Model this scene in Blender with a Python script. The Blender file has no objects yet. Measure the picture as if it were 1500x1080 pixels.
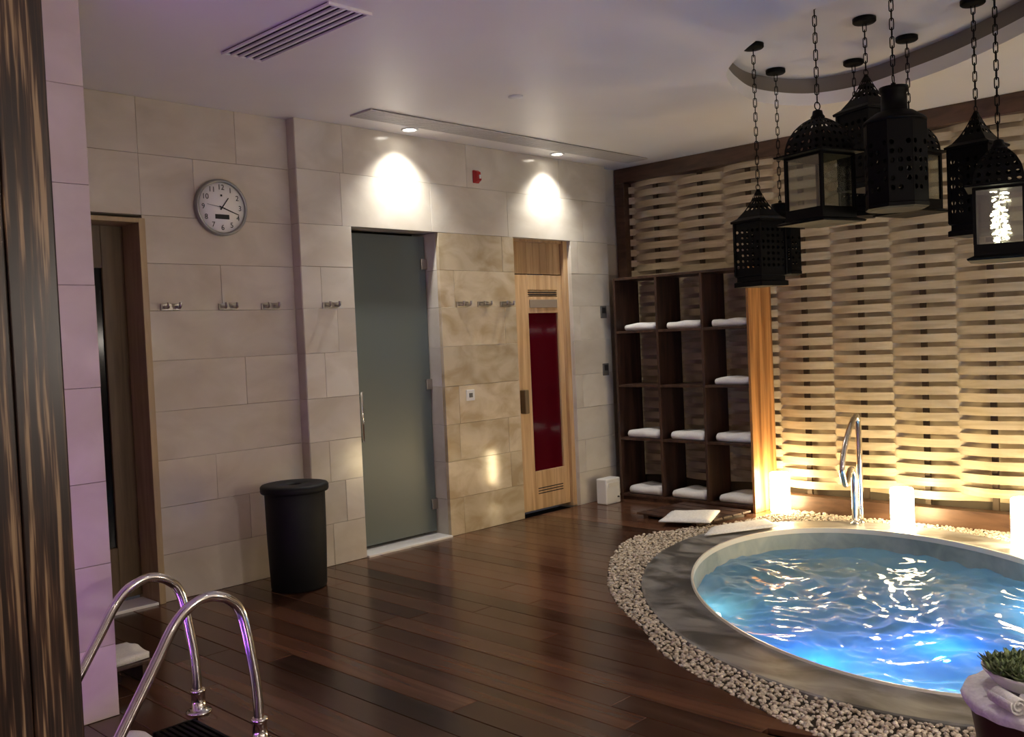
import bpy, math, random
from mathutils import Vector, Matrix, noise

# ------------------------------------------------------------------ camera
SC = bpy.context.scene
COL = SC.collection
YAW, PITCH, ROLL, FPX = 0.769124516, 0.0325514895, -0.0435783154, 1388.547
cd = bpy.data.cameras.new('camera'); cam = bpy.data.objects.new('camera', cd); COL.objects.link(cam)
fw = Vector((math.cos(PITCH)*math.cos(YAW), math.cos(PITCH)*math.sin(YAW), -math.sin(PITCH)))
rt = fw.cross(Vector((0, 0, 1))).normalized(); up = rt.cross(fw)
c_, s_ = math.cos(ROLL), math.sin(ROLL)
rt, up = c_*rt + s_*up, -s_*rt + c_*up
M = Matrix((rt, up, -fw)).transposed().to_4x4(); M.translation = (0, 0, 1.5)
cam.matrix_world = M
cd.sensor_width = 36; cd.lens = FPX/1500*36; cd.clip_start = 0.05
SC.camera = cam

# ------------------------------------------------------------------ world, exposure
w = bpy.data.worlds.new('world'); SC.world = w; w.use_nodes = True
w.node_tree.nodes['Background'].inputs[0].default_value = (0.02, 0.018, 0.02, 1)
w.node_tree.nodes['Background'].inputs[1].default_value = 1.0
SC.view_settings.view_transform = 'Standard'
SC.view_settings.look = 'None'
SC.view_settings.gamma = 1.0
SC.view_settings.use_curve_mapping = False
SC.view_settings.exposure = 0.45

P_SPOT = 66      # the two downlights over the doors, W
P_ROOM = 30      # room downlights behind the camera, W
E_CANDLE = 37.0
E_PURPLE = 32.0
P_TUB = 12
P_FILL = 68   # added fill globes on the unseen walls, W
CEIL = 3.02

# ------------------------------------------------------------------ helpers
R = random.Random(7)
ORG = {}          # world origin of each object built here

class MB:
    def __init__(s): s.v = []; s.f = []; s.sm = []
    def add(s, vs, fs, smooth=False):
        b = len(s.v); s.v += [tuple(p) for p in vs]
        for f in fs: s.f.append([b+i for i in f]); s.sm.append(smooth)
        return s
    def box(s, x0, x1, y0, y1, z0, z1):
        return s.add([(x0,y0,z0),(x1,y0,z0),(x1,y1,z0),(x0,y1,z0),(x0,y0,z1),(x1,y0,z1),(x1,y1,z1),(x0,y1,z1)],
                     [(3,2,1,0),(4,5,6,7),(0,1,5,4),(1,2,6,5),(2,3,7,6),(3,0,4,7)])
    def prism(s, poly, z0, z1):
        n = len(poly)
        return s.add([(x,y,z0) for x,y in poly]+[(x,y,z1) for x,y in poly],
                     [tuple(range(n-1,-1,-1)), tuple(range(n,2*n))]+[(i,(i+1)%n,n+(i+1)%n,n+i) for i in range(n)])
    def tube(s, path, r, n=10, closed=False, caps=True):
        P = [Vector(p) for p in path]; m = len(P); vs = []; fs = []
        prev = None
        for i in range(m):
            a = P[(i-1) % m] if (closed or i) else P[0]; b = P[(i+1) % m] if (closed or i < m-1) else P[-1]
            t = (b-a).normalized()
            if prev is None:
                ref = Vector((0,0,1)) if abs(t.z) < .9 else Vector((1,0,0)); nn = t.cross(ref).normalized()
            else: nn = (prev - t*prev.dot(t)).normalized()
            prev = nn; bb = t.cross(nn); rr = r[i] if isinstance(r, (list, tuple)) else r
            for k in range(n):
                an = 2*math.pi*k/n; vs.append(P[i] + (nn*math.cos(an)+bb*math.sin(an))*rr)
        for i in range(m if closed else m-1):
            j = (i+1) % m
            for k in range(n): fs.append((i*n+k, i*n+(k+1)%n, j*n+(k+1)%n, j*n+k))
        if caps and not closed: fs += [tuple(range(n-1,-1,-1)), tuple(range((m-1)*n, m*n))]
        return s.add(vs, fs, True)
    def lathe(s, prof, n=32, c=(0,0), rot=0, smooth=True, sq=False):
        vs = []; fs = []; m = len(prof)
        for r, z in prof:
            for k in range(n):
                an = rot+2*math.pi*k/n; vs.append((c[0]+r*math.cos(an), c[1]+r*math.sin(an), z))
        for i in range(m-1):
            for k in range(n): fs.append((i*n+k, i*n+(k+1)%n, (i+1)*n+(k+1)%n, (i+1)*n+k))
        if prof[0][0] > 1e-5: fs.append(tuple(range(n-1,-1,-1)))
        if prof[-1][0] > 1e-5: fs.append(tuple(range((m-1)*n, m*n)))
        return s.add(vs, fs, smooth)
    def ring(s, a, b, za, zb, smooth=False):
        n = len(a)
        return s.add([(x,y,za) for x,y in a]+[(x,y,zb) for x,y in b], [(i,(i+1)%n,n+(i+1)%n,n+i) for i in range(n)], smooth)
    def perf(s, fn, nu, nv, h=.55, skip=None):
        """sheet of nu x nv cells, each with a diamond/round hole; fn(u,v)->point"""
        for i in range(nu):
            for j in range(nv):
                u0,u1,v0,v1 = i/nu,(i+1)/nu,j/nv,(j+1)/nv
                q = [fn(u0,v0),fn(u1,v0),fn(u1,v1),fn(u0,v1)]
                if skip and skip(i,j): s.add(q,[(0,1,2,3)]); continue
                uc,vc = (u0+u1)/2,(v0+v1)/2; hu,hv = (u1-u0)/2*h,(v1-v0)/2*h
                mid = [fn(uc,v0),fn(u1,vc),fn(uc,v1),fn(u0,vc)]
                inn = [fn(uc+hu*math.cos(k*math.pi/4-3*math.pi/4)*1.0, vc+hv*math.sin(k*math.pi/4-3*math.pi/4)) for k in range(8)]
                out = [q[0],mid[0],q[1],mid[1],q[2],mid[2],q[3],mid[3]]
                s.add(out+inn,[(k,(k+1)%8,8+(k+1)%8,8+k) for k in range(8)])
        return s
    def mesh(s, name, mat, org=(0,0,0)):
        me = bpy.data.meshes.new(name)
        me.from_pydata([(x-org[0],y-org[1],z-org[2]) for x,y,z in s.v], [], s.f)
        me.polygons.foreach_set('use_smooth', s.sm); me.update()
        import bmesh
        bm = bmesh.new(); bm.from_mesh(me); bmesh.ops.recalc_face_normals(bm, faces=bm.faces); bm.to_mesh(me); bm.free()
        if mat: me.materials.append(mat)
        return me
    def build(s, name, mat, parent=None, bevel=0, seg=2, solid=0, local=False):
        if parent is not None: org = (0,0,0) if local else ORG[parent]
        elif local: org = (0,0,0)
        else:
            xs = [p[0] for p in s.v]; ys = [p[1] for p in s.v]; zs = [p[2] for p in s.v]
            org = ((min(xs)+max(xs))/2, (min(ys)+max(ys))/2, min(zs))
        o = bpy.data.objects.new(name, s.mesh(name, mat, org)); COL.objects.link(o)
        if parent is not None: o.parent = parent
        else: o.location = org
        ORG[o] = org
        if solid:
            m = o.modifiers.new('solid','SOLIDIFY'); m.thickness = solid; m.offset = 0
        if bevel:
            m = o.modifiers.new('bevel','BEVEL'); m.width = bevel; m.segments = seg; m.limit_method = 'ANGLE'; m.angle_limit = .6
        return o

def tag(o, label, cat, group=None, kind=None):
    o['label'] = label
    if cat: o['category'] = cat
    if group: o['group'] = group
    if kind: o['kind'] = kind
    return o
def thing(name, loc, label, cat, group=None, rz=0):
    o = bpy.data.objects.new(name, None); COL.objects.link(o); o.location = loc; o.rotation_euler = (0,0,rz)
    o.empty_display_size = .05
    ORG[o] = tuple(loc); return tag(o, label, cat, group)
def struct(o, label, cat): return tag(o, label, cat, kind='structure')
def link(name, mesh, parent=None, loc=(0,0,0), rot=(0,0,0), sc=None):
    o = bpy.data.objects.new(name, mesh); COL.objects.link(o); o.parent = parent; o.location = loc; o.rotation_euler = rot
    if sc: o.scale = sc
    return o
def spline(pts, n=8):
    m = len(pts); out = []
    for i in range(m):
        p0,p1,p2,p3 = (Vector(pts[(i+k-1) % m]) for k in range(4))
        for j in range(n):
            t = j/n
            out.append(tuple(.5*((2*p1)+(p2-p0)*t+(2*p0-5*p1+4*p2-p3)*t*t+(3*p1-p0-3*p2+p3)*t**3)))
    return out
def opath(pts, n=6):
    m = len(pts); out = []
    P = [Vector(p) for p in pts]; P = [2*P[0]-P[1]]+P+[2*P[-1]-P[-2]]
    for i in range(1, m):
        p0,p1,p2,p3 = P[i-1:i+3]
        for j in range(n):
            t = j/n; out.append(.5*((2*p1)+(p2-p0)*t+(2*p0-5*p1+4*p2-p3)*t*t+(3*p1-p0-3*p2+p3)*t**3))
    return out+[P[m]]
def inside(p, poly):
    x, y = p[0], p[1]; r = False; n = len(poly)
    for i in range(n):
        x0,y0 = poly[i][:2]; x1,y1 = poly[(i+1)%n][:2]
        if (y0 > y) != (y1 > y) and x < (x1-x0)*(y-y0)/(y1-y0)+x0: r = not r
    return r
def yspan(x, poly):
    ys = []; n = len(poly)
    for i in range(n):
        x0,y0 = poly[i][:2]; x1,y1 = poly[(i+1)%n][:2]
        if (x0 > x) != (x1 > x): ys.append(y0+(y1-y0)*(x-x0)/(x1-x0))
    return (min(ys), max(ys)) if ys else None
def offset(poly, d):
    n = len(poly); out = []
    for i in range(n):
        a = Vector(poly[i-1]); b = Vector(poly[(i+1)%n]); t = (b-a).normalized()
        out.append((poly[i][0]+t.y*d, poly[i][1]-t.x*d))
    return out

# ------------------------------------------------------------------ materials
def mat(name, col=(.5,.5,.5), rough=.5, metal=0, spec=.5, emit=None, es=0, trans=0, ior=1.45, coat=0):
    m = bpy.data.materials.new(name); m.use_nodes = True
    b = m.node_tree.nodes['Principled BSDF']
    b.inputs['Base Color'].default_value = (*col,1); b.inputs['Roughness'].default_value = rough
    b.inputs['Metallic'].default_value = metal; b.inputs['Specular IOR Level'].default_value = spec
    b.inputs['Transmission Weight'].default_value = trans; b.inputs['IOR'].default_value = ior
    b.inputs['Coat Weight'].default_value = coat
    if emit: b.inputs['Emission Color'].default_value = (*emit,1); b.inputs['Emission Strength'].default_value = es
    return m
def N(m, t, **kw):
    n = m.node_tree.nodes.new(t)
    for k, v in kw.items():
        if k in n.inputs: n.inputs[k].default_value = v
        else: setattr(n, k, v)
    return n
def L(m, a, b): m.node_tree.links.new(a, b)
def grain(name, dark, light, scale=(1,1,1), nscale=6, detail=6, rough=.4, var=.35, bump=.0, coat=0, contrast=(.35,.65), rvar=0, dist=.6):
    """two-tone noise in world position, offset and toned per object"""
    m = mat(name, light, rough, coat=coat); bs = m.node_tree.nodes['Principled BSDF']
    g = N(m,'ShaderNodeNewGeometry'); oi = N(m,'ShaderNodeObjectInfo')
    mp = N(m,'ShaderNodeMapping'); mp.inputs['Scale'].default_value = scale
    L(m, g.outputs['Position'], mp.inputs['Vector'])
    sc = N(m,'ShaderNodeVectorMath', operation='SCALE'); sc.inputs[0].default_value = (13,7,9); L(m, oi.outputs['Random'], sc.inputs['Scale'])
    L(m, sc.outputs[0], mp.inputs['Location'])
    nz = N(m,'ShaderNodeTexNoise'); nz.inputs['Scale'].default_value = nscale; nz.inputs['Detail'].default_value = detail; nz.inputs['Distortion'].default_value = dist
    L(m, mp.outputs[0], nz.inputs['Vector'])
    rp = N(m,'ShaderNodeValToRGB'); e = rp.color_ramp.elements
    e[0].position, e[1].position = contrast; e[0].color = (*dark,1); e[1].color = (*light,1)
    L(m, nz.outputs['Fac'], rp.inputs[0])
    hv = N(m,'ShaderNodeHueSaturation'); mr = N(m,'ShaderNodeMapRange'); mr.inputs['To Min'].default_value = 1-var; mr.inputs['To Max'].default_value = 1+var
    L(m, oi.outputs['Random'], mr.inputs['Value']); L(m, mr.outputs[0], hv.inputs['Value']); L(m, rp.outputs[0], hv.inputs['Color'])
    L(m, hv.outputs[0], bs.inputs['Base Color'])
    if bump:
        bp = N(m,'ShaderNodeBump'); bp.inputs['Strength'].default_value = bump; bp.inputs['Distance'].default_value = .01
        L(m, nz.outputs['Fac'], bp.inputs['Height']); L(m, bp.outputs[0], bs.inputs['Normal'])
    if rvar:
        mr2 = N(m,'ShaderNodeMapRange'); mr2.inputs['To Min'].default_value = max(.05,rough-rvar); mr2.inputs['To Max'].default_value = rough+rvar
        L(m, nz.outputs['Fac'], mr2.inputs['Value']); L(m, mr2.outputs[0], bs.inputs['Roughness'])
    return m

STONE = grain('travertine', (.49,.43,.345), (.60,.545,.455), (1,1,1.6), 2.6, 7, .13, .05, .012, contrast=(.3,.66), rvar=.04)
GOLD = grain('limestone_warm_lit', (.44,.34,.205), (.62,.53,.38), (1,1,1.5), 4.2, 9, .11, .12, .015, contrast=(.34,.62), rvar=.04)  # wall stone with the golden light between the doors put into colour
PALE = grain('limestone_bright_lit', (.54,.49,.41), (.66,.62,.54), (1,1,1.5), 2.5, 7, .15, .06, .012, rvar=.05)  # same wall stone, the whiter light on it put into colour
JOINT = mat('joint_mortar', (.62,.56,.47), .9)
PLASTER = grain('ceiling_plaster', (.80,.78,.765), (.85,.83,.815), (1,1,1), .8, 3, .42, .0)
TAUPE = mat('taupe_cove', (.20,.17,.14), .6)  # darker brown tone for the upper band of the recess
DECK = grain('dark_deck_wood', (.050,.021,.012), (.120,.055,.030), (7,.4,7), 2.2, 5, .20, .55, .02, contrast=(.25,.78), rvar=.06)
DECKSUB = mat('deck_underlay', (.008,.006,.005), .9)
WALNUT = grain('dark_walnut', (.030,.014,.009), (.075,.036,.022), (6,6,.6), 3, 6, .38, .2)
FRAMEW = grain('umber_frame_wood', (.050,.024,.013), (.10,.052,.03), (5,1,5), 3, 5, .4, .15)
ENDP = grain('candle_lit_walnut', (.20,.075,.02), (.52,.25,.085), (7,7,.35), 2.2, 5, .35, .1, contrast=(.35,.6))  # shelf wood with the candle glow on its end panel put into colour
SLAT = grain('pale_bamboo_veneer', (.42,.33,.20), (.55,.445,.285), (4,.5,8), 3, 5, .42, .10)
BATTEN = mat('batten_wood', (.07,.045,.024), .6)
SPRUCE = grain('blond_spruce', (.44,.27,.13), (.62,.42,.23), (8,8,.5), 3, 6, .42, .12)
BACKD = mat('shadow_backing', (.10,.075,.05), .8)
BLACK = mat('black_iron', (.003,.0028,.0028), .5, 0, .12)
CHROME = mat('polished_steel', (.72,.70,.68), .12, 1)
STEEL = mat('brushed_steel', (.45,.42,.38), .3, 1)
BIN = mat('black_plastic', (.006,.0065,.007), .6, 0, .3)
WHITE = mat('white_plastic', (.72,.72,.70), .35)
MARBLE = mat('white_marble', (.78,.77,.74), .3)
TOWEL = grain('white_terry', (.74,.73,.71), (.84,.83,.81), (1,1,1), 160, 2, .95, .03, .35)
PAPERM = grain('white_mat_cotton', (.70,.70,.70), (.82,.82,.81), (1,1,1), 60, 2, .9, .03, .3)
RED = mat('red_device', (.42,.02,.02), .35)
REDGLASS = mat('dark_red_glass', (.075,.002,.007), .12, coat=.4)
FROST = mat('frosted_glass', (.13,.155,.15), .36, trans=.2)
DGLASS = mat('dark_door_glass', (.005,.005,.007), .10, 0, .12)
DOORW = grain('dim_door_wood', (.10,.066,.03), (.17,.115,.055), (7,7,.5), 3, 5, .45, .1)
TRIMW = grain('tan_trim_wood', (.36,.26,.14), (.48,.36,.2), (7,7,.6), 3, 5, .4, .1)
COPING = grain('grey_slate_coping', (.085,.082,.076), (.27,.265,.25), (1.3,.8,1), 3.2, 10, .34, .0, .05, contrast=(.38,.62), rvar=.12, dist=1.4)
LIP = mat('cream_lip', (.72,.68,.58), .35)
BASIN = grain('basin_tile', (.24,.29,.28), (.36,.40,.37), (1,1,1), 6, 3, .4, .0)
PEBM = grain('cream_pebble', (.38,.30,.215), (.80,.71,.58), (1,1,1), 34, 2, .6, .25, contrast=(.3,.62))
GBED = mat('gravel_bed', (.085,.068,.05), .95)
CANDLE = mat('led_candle_wax', (.9,.85,.7), .5, emit=(1,.78,.43), es=E_CANDLE)
LAMP = mat('lamp_lens', (1,1,1), .4, emit=(1,.93,.82), es=18)
PURPLE = mat('purple_led_strip', (.5,.2,.8), .4, emit=(.50,.13,1), es=E_PURPLE)
UWL = mat('underwater_lens', (.6,.8,1), .3, emit=(.03,.26,1), es=5)
POT = mat('umber_pot', (.045,.016,.010), .45)
CERAMIC = mat('white_ceramic', (.70,.69,.65), .3)
LEAF = grain('succulent_green', (.035,.065,.022), (.22,.28,.11), (1,1,1), 26, 3, .45, .3)
SOIL = mat('soil', (.02,.014,.01), .9)
SLOT = mat('grille_shadow', (.012,.010,.010), .8)
GRILLE = mat('grille_grey', (.50,.48,.46), .5)
CLFACE = mat('clock_face', (.84,.83,.81), .4)
CLRIM = mat('clock_rim_grey', (.30,.30,.29), .3, .6)
INK = mat('clock_ink', (.012,.012,.014), .5)
GREYP = mat('grey_plate', (.11,.105,.10), .4)
SIGN = mat('sign_plate', (.30,.24,.18), .35)
GLOBE = mat('fill_globe', (.9,.88,.82), .3, emit=(1,.82,.64), es=6)
GLINT = mat('fairy_light', (1,1,1), .4, emit=(1,.88,.62), es=16)

# zebra-grained column wood
ZEBRA = mat('zebra_wood', (.2,.1,.05), .3); _b = ZEBRA.node_tree.nodes['Principled BSDF']
_g = N(ZEBRA,'ShaderNodeNewGeometry'); _mp = N(ZEBRA,'ShaderNodeMapping'); _mp.inputs['Scale'].default_value = (1,1,.03)
L(ZEBRA,_g.outputs['Position'],_mp.inputs['Vector'])
_n = N(ZEBRA,'ShaderNodeTexNoise'); _n.inputs['Scale'].default_value = 105; _n.inputs['Detail'].default_value = 3; L(ZEBRA,_mp.outputs[0],_n.inputs['Vector'])
_r = N(ZEBRA,'ShaderNodeValToRGB'); _e = _r.color_ramp.elements
_e[0].position, _e[0].color = .44,(.014,.006,.004,1); _e[1].position, _e[1].color = .64,(.34,.23,.13,1)
_x = _r.color_ramp.elements.new(.54); _x.color = (.06,.028,.016,1)
L(ZEBRA,_n.outputs['Fac'],_r.inputs[0]); L(ZEBRA,_r.outputs[0],_b.inputs['Base Color'])

WATER = mat('tub_water', (.80,.94,.98), .015, trans=1, ior=1.33)
# aerated water: a share of the light from below is scattered by the bubbles at the surface
_nt = WATER.node_tree; _pb = _nt.nodes['Principled BSDF']; _ou = _nt.nodes['Material Output']
_tl = _nt.nodes.new('ShaderNodeBsdfTranslucent'); _tl.inputs[0].default_value = (.62,.82,.86,1)
_ms = _nt.nodes.new('ShaderNodeMixShader'); _ms.inputs[0].default_value = .40
_nt.links.new(_pb.outputs[0],_ms.inputs[1]); _nt.links.new(_tl.outputs[0],_ms.inputs[2]); _nt.links.new(_ms.outputs[0],_ou.inputs[0])
PWATER = mat('pool_water', (.75,.8,.95), .03, trans=1, ior=1.33)
# clear lantern pane: mostly see-through with a mirror-like share
PANE = bpy.data.materials.new('lantern_pane'); PANE.use_nodes = True
_t = PANE.node_tree; _t.nodes.clear()
_o = _t.nodes.new('ShaderNodeOutputMaterial'); _mx = _t.nodes.new('ShaderNodeMixShader'); _tr = _t.nodes.new('ShaderNodeBsdfTransparent'); _gl = _t.nodes.new('ShaderNodeBsdfGlossy')
_gl.inputs['Roughness'].default_value = .08; _tr.inputs[0].default_value = (.88,.9,.87,1)
_mx.inputs[0].default_value = .16
_t.links.new(_tr.outputs[0],_mx.inputs[1]); _t.links.new(_gl.outputs[0],_mx.inputs[2]); _t.links.new(_mx.outputs[0],_o.inputs[0])

# ------------------------------------------------------------------ plan curves
def ell(c, a, b, ang, n=128):
    ca, sa = math.cos(ang), math.sin(ang); out = []
    for k in range(n):
        t = 2*math.pi*k/n; x, y = a*math.cos(t), b*math.sin(t); out.append((c[0]+x*ca-y*sa, c[1]+x*sa+y*ca))
    return out
TC = (5.218, 2.188); TA = math.atan2(.676,.737)
INNER = ell(TC, 1.63, 1.062, TA)
COUT = offset(INNER, .31)
GRAV = spline([(3.22,.75),(3.15,1.2),(3.19,1.61),(3.27,1.88),(3.547,2.513),(3.841,2.883),(4.152,3.299),(4.544,3.656),(5.05,4.00),(5.55,4.20),
               (6.0,4.06),(6.45,3.84),(7.02,3.74),(7.04,3.3),(7.04,2.0),(7.0,1.3),(6.5,.75),(5.6,.3),(4.6,.15),(3.8,.3)], 8)
HOLE = spline([(4.859,2.836),(4.614,2.558),(4.44,2.259),(4.368,1.95),(4.42,1.55),(4.68,1.22),(5.08,1.16),(5.42,1.31),(5.69,1.57),(6.02,2.01),(6.21,2.38),
               (6.35,2.74),(6.26,3.08),(5.86,3.24),(5.469,3.175),(5.10,3.03)], 8)
X0, X1, Y0, Y1 = -3.0, 7.34, -3.0, 5.62
YW, YC, YR = 5.38, 5.47, 5.46           # stone wall planes: door wall, clock wall, corner strip

# ------------------------------------------------------------------ floor and deck
PX0, PX1, PY0, PY1 = -1.8, 1.30, 2.45, 3.86     # plunge pool
def holed(mb, rect, hole, z, flip=False):
    """flat rectangle with a hole"""
    cx = sum(p[0] for p in hole)/len(hole); cy = sum(p[1] for p in hole)/len(hole); out = []
    xa, xb, ya, yb = rect
    H = list(hole)
    for cxn, cyn in ((xa,ya),(xb,ya),(xb,yb),(xa,yb)):      # snap one ray to each corner
        an = math.atan2(cyn-cy, cxn-cx)
        k = min(range(len(H)), key=lambda i: abs(math.remainder(math.atan2(H[i][1]-cy,H[i][0]-cx)-an, 2*math.pi)))
        H[k] = (H[k][0], H[k][1], (cxn,cyn))
    for p in H:
        if len(p) == 3: out.append(p[2]); continue
        dx, dy = p[0]-cx, p[1]-cy; t = 1e9
        if dx > 1e-9: t = min(t,(xb-cx)/dx)
        if dx < -1e-9: t = min(t,(xa-cx)/dx)
        if dy > 1e-9: t = min(t,(yb-cy)/dy)
        if dy < -1e-9: t = min(t,(ya-cy)/dy)
        out.append((cx+dx*t, cy+dy*t))
    mb.ring([p[:2] for p in H], out, z, z)
    return mb
mb = MB(); holed(mb, (PX1,X1,Y0,Y1), GRAV, -.03)
for a in ((X0,PX1,Y0,PY0),(X0,PX1,PY1,Y1),(X0,PX0,PY0,PY1)):
    mb.add([(a[0],a[2],-.03),(a[1],a[2],-.03),(a[1],a[3],-.03),(a[0],a[3],-.03)],[(0,1,2,3)])
floor = mb.build('floor', DECKSUB, local=True); floor.location = (0,0,0)
struct(floor, 'glossy dark brown timber deck of long narrow planks', 'floor')

PW = .145
def plank_poly(xa, xb, fa, fb):
    """plank outline, ends given as functions of x"""
    xs = [xa+(xb-xa)*t/3 for t in range(4)]
    return [(x, fa(x)) for x in xs]+[(x, fb(x)) for x in reversed(xs)]
def plank(poly):
    mb = MB().prism(poly, -.024, R.uniform(-.0015,.0))
    return mb.build('plank', DECK, floor, bevel=.0016, seg=1)
def wall_y(x): return (YC if x < 3.58 else YW if x < 6.88 else YR)+.012
def run(xa, xb, fa, fb, lo, hi):
    """cut one row of planks into lengths with butt joints"""
    cuts = []; y = lo+R.uniform(.6,2.4)
    while y < hi-.5: cuts.append(y); y += R.uniform(1.6,2.9)
    edges = [None]+cuts+[None]
    for i in range(len(edges)-1):
        a, b = edges[i], edges[i+1]
        ga = fa if a is None else (lambda x, a=a: a+.0015)
        gb = fb if b is None else (lambda x, b=b: b-.0015)
        plank(plank_poly(xa+.0013, xb-.0013, ga, gb))
x = X0
while x < 7.05:
    xa, xb = x, min(x+PW, 7.06); x += PW
    wy = min(wall_y(xa+.001), wall_y(xb-.001)); top = lambda q, wy=wy: wy
    bot = lambda q: Y0
    if xb <= PX1+.06 and xa >= PX0-.06:
        run(xa, xb, bot, lambda q: PY0, Y0, PY0); run(xa, xb, lambda q: PY1, top, PY1, wy); continue
    sa, sb = yspan(xa, GRAV), yspan(xb, GRAV)
    if sa is None and sb is None: run(xa, xb, bot, top, Y0, wy); continue
    def gt(q, sa=sa, sb=sb):
        s = yspan(q, GRAV); return (s or sa or sb)[1]
    def gb(q, sa=sa, sb=sb):
        s = yspan(q, GRAV); return (s or sa or sb)[0]
    mid = yspan((xa+xb)/2, GRAV) or sa or sb
    run(xa, xb, gt, top, max(gt(xa),gt(xb)), wy); run(xa, xb, bot, gb, Y0, min(gb(xa),gb(xb)))

# ------------------------------------------------------------------ ceiling
mb = MB(); holed(mb, (X0-.1,X1+.1,Y0-.1,Y1+.6), HOLE, CEIL)
H2 = offset(HOLE, .02) if True else HOLE
mb.ring(HOLE, HOLE, CEIL, CEIL+.085, True)
ceiling = mb.build('ceiling', PLASTER, local=True); ceiling.location = (0,0,0)
struct(ceiling, 'white plaster ceiling with an oval recess over the tub', 'ceiling')
HO = offset(HOLE, .035)
o = MB().ring(HOLE, HO, CEIL+.085, CEIL+.085).ring(HO, HO, CEIL+.085, 3.215, True).build('cove_band', TAUPE, ceiling)
cc = (5.35, 2.25)
MB().ring(offset(HOLE,.30), [cc]*len(HOLE), 3.215, 3.215).build('recess_top', PLASTER, ceiling)

# ------------------------------------------------------------------ stone walls
CZ = [0,.285,.57,.853,1.147,1.452,1.752,2.036,2.321,2.685,CEIL]
def block(parent, x0, x1, y, z0, z1, m, depth=.03, g=.0008, axis='y'):
    """stone block with a chamfered front; the front faces -y (or -x)"""
    c = .0014; x0 += g; x1 -= g; z0 += g; z1 -= g; yf = y-R.uniform(0,.0015)
    v = [(x0,y+depth,z0),(x1,y+depth,z0),(x1,y+depth,z1),(x0,y+depth,z1),(x0,yf+c,z0),(x1,yf+c,z0),(x1,yf+c,z1),(x0,yf+c,z1),
         (x0+c,yf,z0+c),(x1-c,yf,z0+c),(x1-c,yf,z1-c),(x0+c,yf,z1-c)]
    if axis == 'x': v = [(b,a,z) for a,b,z in v]
    return MB().add(v,[(0,1,5,4),(1,2,6,5),(2,3,7,6),(3,0,4,7),(4,5,9,8),(5,6,10,9),(6,7,11,10),(7,4,8,11),(8,9,10,11)]).build('stone_block', m, parent)
def courses(parent, x0, x1, y, zs, m, ln=(.62,.98), axis='y', cuts=None):
    for i in range(len(zs)-1):
        xs = [x0]
        if cuts is not None: xs += [c for c in cuts[i % len(cuts)] if x0+.04 < c < x1-.04]
        else:
            q = x0+R.uniform(.25,.95)
            while q < x1-.25: xs.append(q); q += R.uniform(*ln)
        xs.append(x1)
        for a, b in zip(xs, xs[1:]): block(parent, a, b, y, zs[i], zs[i+1], m, axis=axis)
zc = lambda a, b: [z for z in CZ if a-1e-6 <= z <= b+1e-6]
D0, D1 = 1.70, 2.555          # dark doorway in the clock wall
F0, F1 = 4.012, 4.815         # steam room door
S0, S1 = 5.637, 6.355         # sauna door
K = .03
mb = MB()
mb.box(X0,D0,YC+K,YC+.25,-.03,CEIL).box(D0,D1,YC+K,YC+.25,2.321,CEIL).box(D1,3.585+K,YC+K,YC+.25,-.03,CEIL)
mb.box(3.585+K,F0-K,YW+K,YC+.25,-.03,CEIL).box(F0-K,F1+K,YW+K,YC+.25,2.321+.02,CEIL).box(F1+K,S0,YW+K,YC+.25,-.03,CEIL)
mb.box(S0,S1,YW+K,YC+.25,2.321,CEIL).box(S1,6.88,YW+K,YC+.25,-.03,CEIL).box(6.88,X1,YR+K,YC+.25,-.03,CEIL)
wall_back = mb.build('wall_back', JOINT, local=True); wall_back.location = (0,0,0)
struct(wall_back, 'polished limestone block wall with three doors', 'wall')
courses(wall_back, X0, D0, YC, CZ, STONE, ln=(.9,1.3))
courses(wall_back, D0, D1, YC, [2.321,2.685,CEIL], STONE)
courses(wall_back, D1, 3.585, YC, CZ, STONE, cuts=[[],[3.17],[2.95],[],[3.19],[],[3.05],[],[2.9],[3.2]])
# left return of the door wall
for a, b in zip(CZ, CZ[1:]): block(wall_back, YW+.003, YC+.002, 3.585, a, b, STONE, axis='x')
courses(wall_back, 3.585+.002, F0, YW, zc(0,2.321), PALE, cuts=[[3.74],[3.86],[3.74],[]])
courses(wall_back, 3.585+.002, 6.88, YW, [2.321,2.685,CEIL], PALE, ln=(.8,1.2))
courses(wall_back, F1, S0, YW, zc(0,2.321), GOLD, cuts=[[4.96],[5.50],[4.95,5.49],[4.96],[],[5.5]])
courses(wall_back, S1, 6.88, YW, zc(0,2.321), PALE, cuts=[[],[6.45]])
courses(wall_back, 6.88, X1-.1, YR, CZ, STONE, cuts=[[]])
for a, b in zip(zc(0,2.321), zc(0,2.321)[1:]):           # right reveal of the steam door
    block(wall_back, YW+.032, YW+.235, F1, a, b, PALE, axis='x')
for a, b in zip(zc(0,2.321), zc(0,2.321)[1:]):
    block(wall_back, YW+.032, YW+.235, F0-.0, a, b, PALE, axis='x', depth=-.03)
block(wall_back, F0, F1, YW+.03, 2.3215, 2.341, PALE, depth=.2)

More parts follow.
